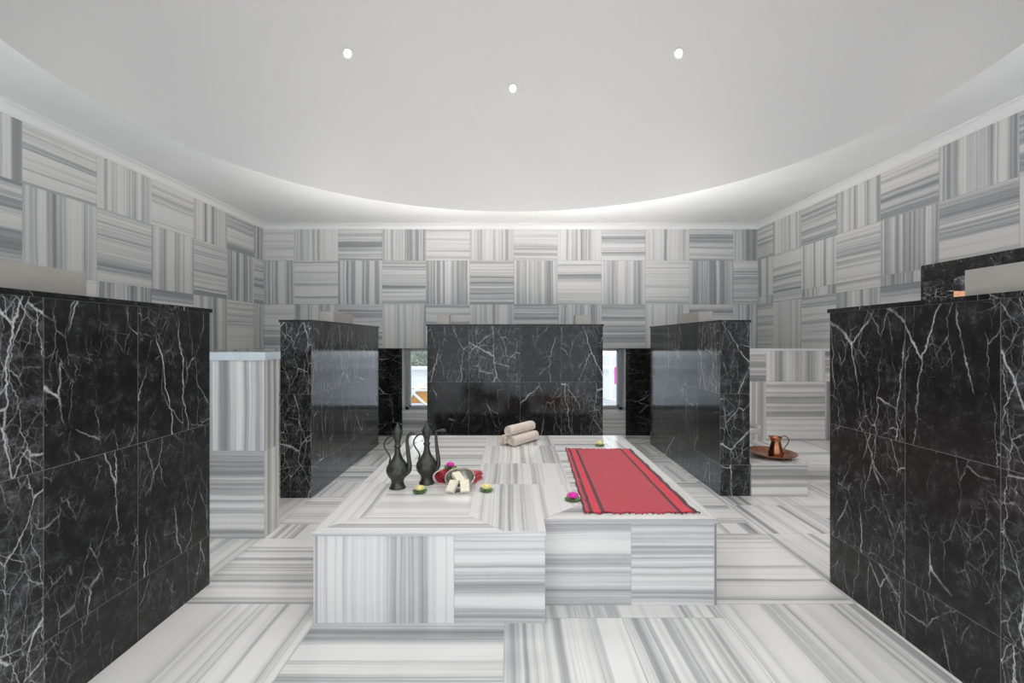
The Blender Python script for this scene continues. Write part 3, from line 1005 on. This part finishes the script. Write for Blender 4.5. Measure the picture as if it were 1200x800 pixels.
# ------------------------------------------------------------------ bowl and soap
def drop(mb, M, z):
    for v in mb.bm.verts:
        v.co = M @ v.co
    lo = min(v.co.z for v in mb.bm.verts)
    for v in mb.bm.verts:
        v.co.z += z - lo
BR = .087
mb = MB()
prof = [(0, 0), (.03, .001)] + [(.03 + (BR - .03) * math.sin(q), .001 + .05 * (1 - math.cos(q))) for q in (PI / 2 * i / 8 for i in range(1, 9))]
prof += [(BR + .003, .055), (BR + .002, .058), (BR - .002, .058)] + [(.03 + (BR - .034) * math.sin(q), .004 + .05 * (1 - math.cos(q))) for q in (PI / 2 * i / 8 for i in range(8, 0, -1))] + [(0, .004)]
mb.lathe(prof, PEWTER, 40)
drop(mb, Matrix.Rotation(math.radians(25), 4, 'X'), 0)
o = mb.build('metal_bowl', loc=(-.303, 2.862, PZ + .002))
tag(o, 'round pewter-grey bowl tilted forward against the red towel', 'bowl')
SW, SH_, SL = .052, .026, .075
def soap(label, loc, rx, ry, rz):
    mb = MB()
    mb.box((-SW / 2, -SH_ / 2, 0), (SW / 2, SH_ / 2, SL), SOAP)
    bmesh.ops.remove_doubles(mb.bm, verts=mb.bm.verts, dist=1e-5)
    bmesh.ops.bevel(mb.bm, geom=mb.bm.edges[:], offset=.004, segments=2, affect='EDGES', profile=.6)
    M = Matrix.Rotation(rz, 4, 'Z') @ Matrix.Rotation(rx, 4, 'X') @ Matrix.Rotation(ry, 4, 'Y')
    lo = 1e9
    for v in mb.bm.verts:
        v.co = M @ v.co
        lo = min(lo, v.co.z)
    for v in mb.bm.verts:
        v.co.z -= lo
    return tag(mb.build('soap_bar', loc=loc), label, 'soap', 'cream soap bars by the bowl')
soap('cream soap bar leaning on the bowl at left', (-.352, 2.752, PZ), math.radians(-48), 0, math.radians(-24))
soap('cream soap bar leaning upright on the bowl at right', (-.264, 2.752, PZ), math.radians(-42), 0, math.radians(10))
soap('cream soap bar lying inside the bowl', (-.298, 2.842, PZ + .032), math.radians(-62), 0, math.radians(35))

# ------------------------------------------------------------------ floating-lotus flowers
def lotus(label, loc, petal, rz=0, s=1.0):
    t = thing('lotus_flower', label, 'flower', loc, rz, 'artificial lotus flowers')
    mb = MB()
    seg = 36
    R0 = .041 * s
    def ring(r, z):
        return [mb.bm.verts.new((r * (1 + .05 * math.sin(5 * a)) * math.cos(a), r * (1 + .05 * math.sin(5 * a)) * math.sin(a), z * (1 + .35 * math.sin(5 * a)))) for a in (2 * PI * i / seg for i in range(seg))]
    rings = [ring(.02 * s, .001), ring(R0 * .8, .003), ring(R0, .010), ring(R0 * .99, .012), ring(R0 * .75, .006), ring(.015 * s, .005)]
    for p, q in zip(rings, rings[1:]):
        for i in range(seg):
            j = (i + 1) % seg
            mb.face([p[i], p[j], q[j], q[i]], LEAF, smooth=True)
    mb.face(list(reversed(rings[0])), LEAF); mb.face(rings[-1], LEAF)
    mb.build('lily_pad', t)
    def petals(n, ln, wd, tilt, r0, z0, ph):
        for i in range(n):
            a = ph + 2 * PI * i / n
            Rm = Matrix.Rotation(a, 4, 'Z')
            g = []
            for jj in range(6):
                f = jj / 5
                w = wd * (math.sin(PI * (f * .88 + .08)) ** .8)
                cur = tilt + f * .55
                rr = r0 + ln * f * math.cos(cur); zz = z0 + ln * f * math.sin(cur)
                g.append([mb.bm.verts.new(Rm @ V3((rr - abs(k) * .15 * w, k * w, zz + abs(k) * w * .35))) for k in (-1, -.4, .4, 1)])
            for p, q in zip(g, g[1:]):
                for k in range(3):
                    mb.face([p[k], q[k], q[k + 1], p[k + 1]], petal, smooth=True)
    mb = MB()
    petals(9, .033 * s, .0115 * s, .25, .006 * s, .008, 0)
    petals(8, .031 * s, .0105 * s, .60, .005 * s, .010, .3)
    petals(7, .028 * s, .0095 * s, .95, .004 * s, .012, .1)
    petals(5, .023 * s, .008 * s, 1.15, .002 * s, .013, .5)
    mb.build('petals', t, mods=(('SOLIDIFY', dict(thickness=.0012)),))
lotus('yellow lotus flower on a green pad in front of the ewers', (-.527, 2.775, PZ), YELLOW, .2)
lotus('yellow lotus flower on a green pad right of the soap bars', (-.144, 2.80, PZ), YELLOW, .9)
lotus('pink lotus flower on a green pad beside the red cloth', (.338, 2.64, PZ), PINK, .5, 1.1)
lotus('pale yellow lotus flower at the far end of the red cloth', (.735, 3.99, PZ), YELLOW, .1, 1.0)
lotus('pink lotus flower resting on the red towel', (-.382, 3.02, PZ + .0735), PINK, 1.1, .95)

# ------------------------------------------------------------------ copper tray and jug
TY = 4.235
o = MB()
prof = [(0, 0), (.135, 0), (.15, .004), (.175, .022), (.198, .032), (.203, .034), (.203, .037), (.198, .037), (.172, .026), (.148, .008), (.133, .004), (0, .004)]
o.lathe(prof, COPPER, 64)
drop(o, Matrix.Rotation(math.radians(1.2), 4, 'Y') @ Matrix.Rotation(math.radians(1.5), 4, 'X'), 0)
o = o.build('copper_tray', loc=(2.29, TY, BZ + .0005))
tag(o, 'round shallow copper tray on the marble bench at right', 'tray')
t = thing('copper_jug', 'small copper jug with a thin dark handle standing in the copper tray', 'jug', (2.325, TY - .01, BZ + .011))
mb = MB()
k = .165 / 180
pr_ = [(0, 0), (62, 0), (66, 6), (68, 18), (64, 45), (56, 75), (48, 105), (43, 130), (44, 150), (50, 168), (57, 180), (54, 180), (47, 166), (40, 148), (39, 130), (44, 100), (60, 20), (0, 6)]
def lip(v, a):
    h = v.z / k
    if h > 140:
        d_ = max(0, math.cos(a - PI)) ** 6
        w = (h - 140) / 40
        v = V3((v.x - d_ * w * 22 * k, v.y, v.z + d_ * w * 14 * k))
    return v
mb.lathe([(r * k, z * k) for r, z in pr_], COPPER, 40, tf=lip)
mb.build('body', t)
mb = MB()
mb.tube([V3((p.x * k, 0, p.y * k)) for p in spline([(50, 166, 0), (66, 182, 0), (92, 184, 0), (118, 160, 0), (120, 130, 0), (96, 90, 0), (66, 54, 0), (60, 52, 0)], 6)], 5 * k, COPPER_DARK, 8)
mb.build('handle', t)

# ------------------------------------------------------------------ dome downlights
GLOW = emit('DownlightGlow', (1.0, 0.96, 0.90), 14.0)
RIM = simple('DownlightRim', (0.82, 0.82, 0.81), 0.4)
labs = {90: 'round recessed dome spotlight, middle and lowest of the three', 134: 'round recessed dome spotlight at left', 46: 'round recessed dome spotlight at right'}
lr = 2.44
lz = math.sqrt(DR ** 2 - lr ** 2)
for k in range(8):
    deg = {2: 90, 3: 134, 1: 46}.get(k, k * 45)
    a = math.radians(deg)
    p = V3((DC.x + lr * math.cos(a), DC.y + lr * math.sin(a), ZC + lz))
    inw = (V3((DC.x, DC.y, ZC)) - p).normalized()
    q = inw.to_track_quat('Z', 'Y')
    if deg in labs:
        t = thing('ceiling_light', labs[deg], 'light', p, 0, 'dome spotlights')
        t.rotation_mode = 'QUATERNION'
        t.rotation_quaternion = q
        mb = MB()
        mb.lathe([(.034, .0), (.048, -.004), (.052, .004), (.048, .010), (.038, .011), (.034, .006)], RIM, 32)
        mb.build('frame', t)
        mb = MB()
        mb.lathe([(0, .007), (.035, .007)], GLOW, 32)
        bmesh.ops.recalc_face_normals(mb.bm, faces=mb.bm.faces)
        mb.build('lens', t)
    ld = bpy.data.lights.new('DomeSpot', 'SPOT')
    ld.energy = 44
    ld.color = (1.0, .965, .92)
    ld.spot_size = math.radians(95)
    ld.spot_blend = 1.0
    ld.shadow_soft_size = .05
    lo = bpy.data.objects.new('dome_spot_lamp', ld)
    COL.objects.link(lo)
    lo.location = p + inw * .12
    aim = (V3((DC.x, DC.y, 0)) - lo.location).normalized()
    lo.rotation_euler = V3((aim.x * .6, aim.y * .6, -1)).to_track_quat('-Z', 'Y').to_euler()

# ------------------------------------------------------------------ outside the window
m = MB()
m.box((-14, YB + WT + .02, -.12), (14, 40, -.02), PAVING)
struct(m.build('ground'))
m = MB()
m.box((-6, 11.0, -.02), (6, 11.35, .62), WHITEPAINT)
m.box((-6.02, 10.96, .62), (6.02, 11.39, .68), WHITEPAINT)
o = m.build('garden_wall')
tag(o, 'low white garden wall outside the window', 'wall')
m = MB()
r_ = random.Random(4)
bmesh.ops.create_icosphere(m.bm, subdivisions=5, radius=1.0)
for v in m.bm.verts:
    n_ = v.co.normalized()
    f = 1 + .10 * math.sin(7 * n_.x + 3 * n_.z) * math.sin(6 * n_.y + 2) + .05 * math.sin(23 * n_.x) * math.sin(21 * n_.z + n_.y * 17) + r_.uniform(-.03, .03)
    v.co = V3((n_.x * .62 * f, n_.y * .55 * f, max(-.02, (n_.z * .62 + .45) * f)))
m.mi(HEDGE)
o = m.build('garden_bush', loc=(-2.25, 12.2, 0))
tag(o, 'grey-green bush seen through the left of the window', 'bush')
# garden chair with orange cushion
t = thing('garden_chair', 'white garden chair with orange cushion seen through the window', 'chair', (-1.78, 9.2, 0))
m = MB()
for s in (-.22, .22):
    m.tube([(-.30, s, -.02), (.1, s, .5)], .028, WHITEPAINT, 8)
    m.tube([(.30, s, -.02), (-.1, s, .36)], .028, WHITEPAINT, 8)
    m.tube([(-.30, s, .36), (.26, s, .36)], .022, WHITEPAINT, 8)
    m.tube([(-.26, s, .36), (-.40, s, .66)], .022, WHITEPAINT, 8)
m.tube([(.26, -.22, .36), (.26, .22, .36)], .02, WHITEPAINT, 8)
m.tube([(-.40, -.22, .66), (-.40, .22, .66)], .02, WHITEPAINT, 8)
m.build('frame', t)
m = MB()
m.box((-.26, -.2, .12), (.28, .2, .34), ORANGE)
m.build('cushion', t, mods=(('BEVEL', dict(width=.04, segments=3)),))
m = MB()
m.lathe([(0, 0), (.12, 0), (.12, .03), (.035, .04), (.035, 2.2), (0, 2.22)], WHITEPAINT, 20)
o = m.build('lamp_post', loc=(2.19, 10.6, -.02))
tag(o, 'white post seen through the right of the window', 'post')
t = thing('banner', 'magenta banner on a stand seen through the right of the window', 'banner', (2.14, 9.4, -.02))
m = MB()
m.tube([(0, 0, 0), (0, 0, .86)], .012, ALU, 8)
m.tube([(-.12, 0, .012), (.12, 0, .012)], .012, ALU, 8)
m.build('stand', t)
m = MB()
m.box((-.12, -.006, .46), (.12, .006, .80), MAGENTA)
m.build('sheet', t)

# ------------------------------------------------------------------ world, camera, colour
w = bpy.data.worlds.new('World')
scene.world = w
w.use_nodes = True
bg = w.node_tree.nodes['Background']
bg.inputs[0].default_value = (0.92, 0.96, 1.0, 1)
bg.inputs[1].default_value = 1.35

sd = bpy.data.lights.new('Sun', 'SUN')
sd.energy = 1.6
sd.angle = .02
so = bpy.data.objects.new('sun_lamp', sd)
COL.objects.link(so)
so.rotation_euler = V3((-.62, .2, -.76)).to_track_quat('-Z', 'Y').to_euler()

cd = bpy.data.cameras.new('Camera')
cam = bpy.data.objects.new('Camera', cd)
COL.objects.link(cam)
cam.location = (0, 0, 1.305)
cam.rotation_euler = (PI / 2, 0, 0)
cd.sensor_width = 36
cd.sensor_fit = 'HORIZONTAL'
cd.lens = 564 / 1200 * 36
cd.shift_x = 1 / 1200
cd.shift_y = -2 / 1200
cd.clip_start = .03
scene.camera = cam

scene.view_settings.view_transform = 'Standard'
scene.view_settings.look = 'None'
scene.view_settings.gamma = 1
scene.view_settings.use_curve_mapping = False
scene.view_settings.exposure = 0.50
scene.cycles.max_bounces = 12
scene.cycles.diffuse_bounces = 8
scene.cycles.glossy_bounces = 6
scene.cycles.use_denoising = True
scene.cycles.sample_clamp_indirect = 6
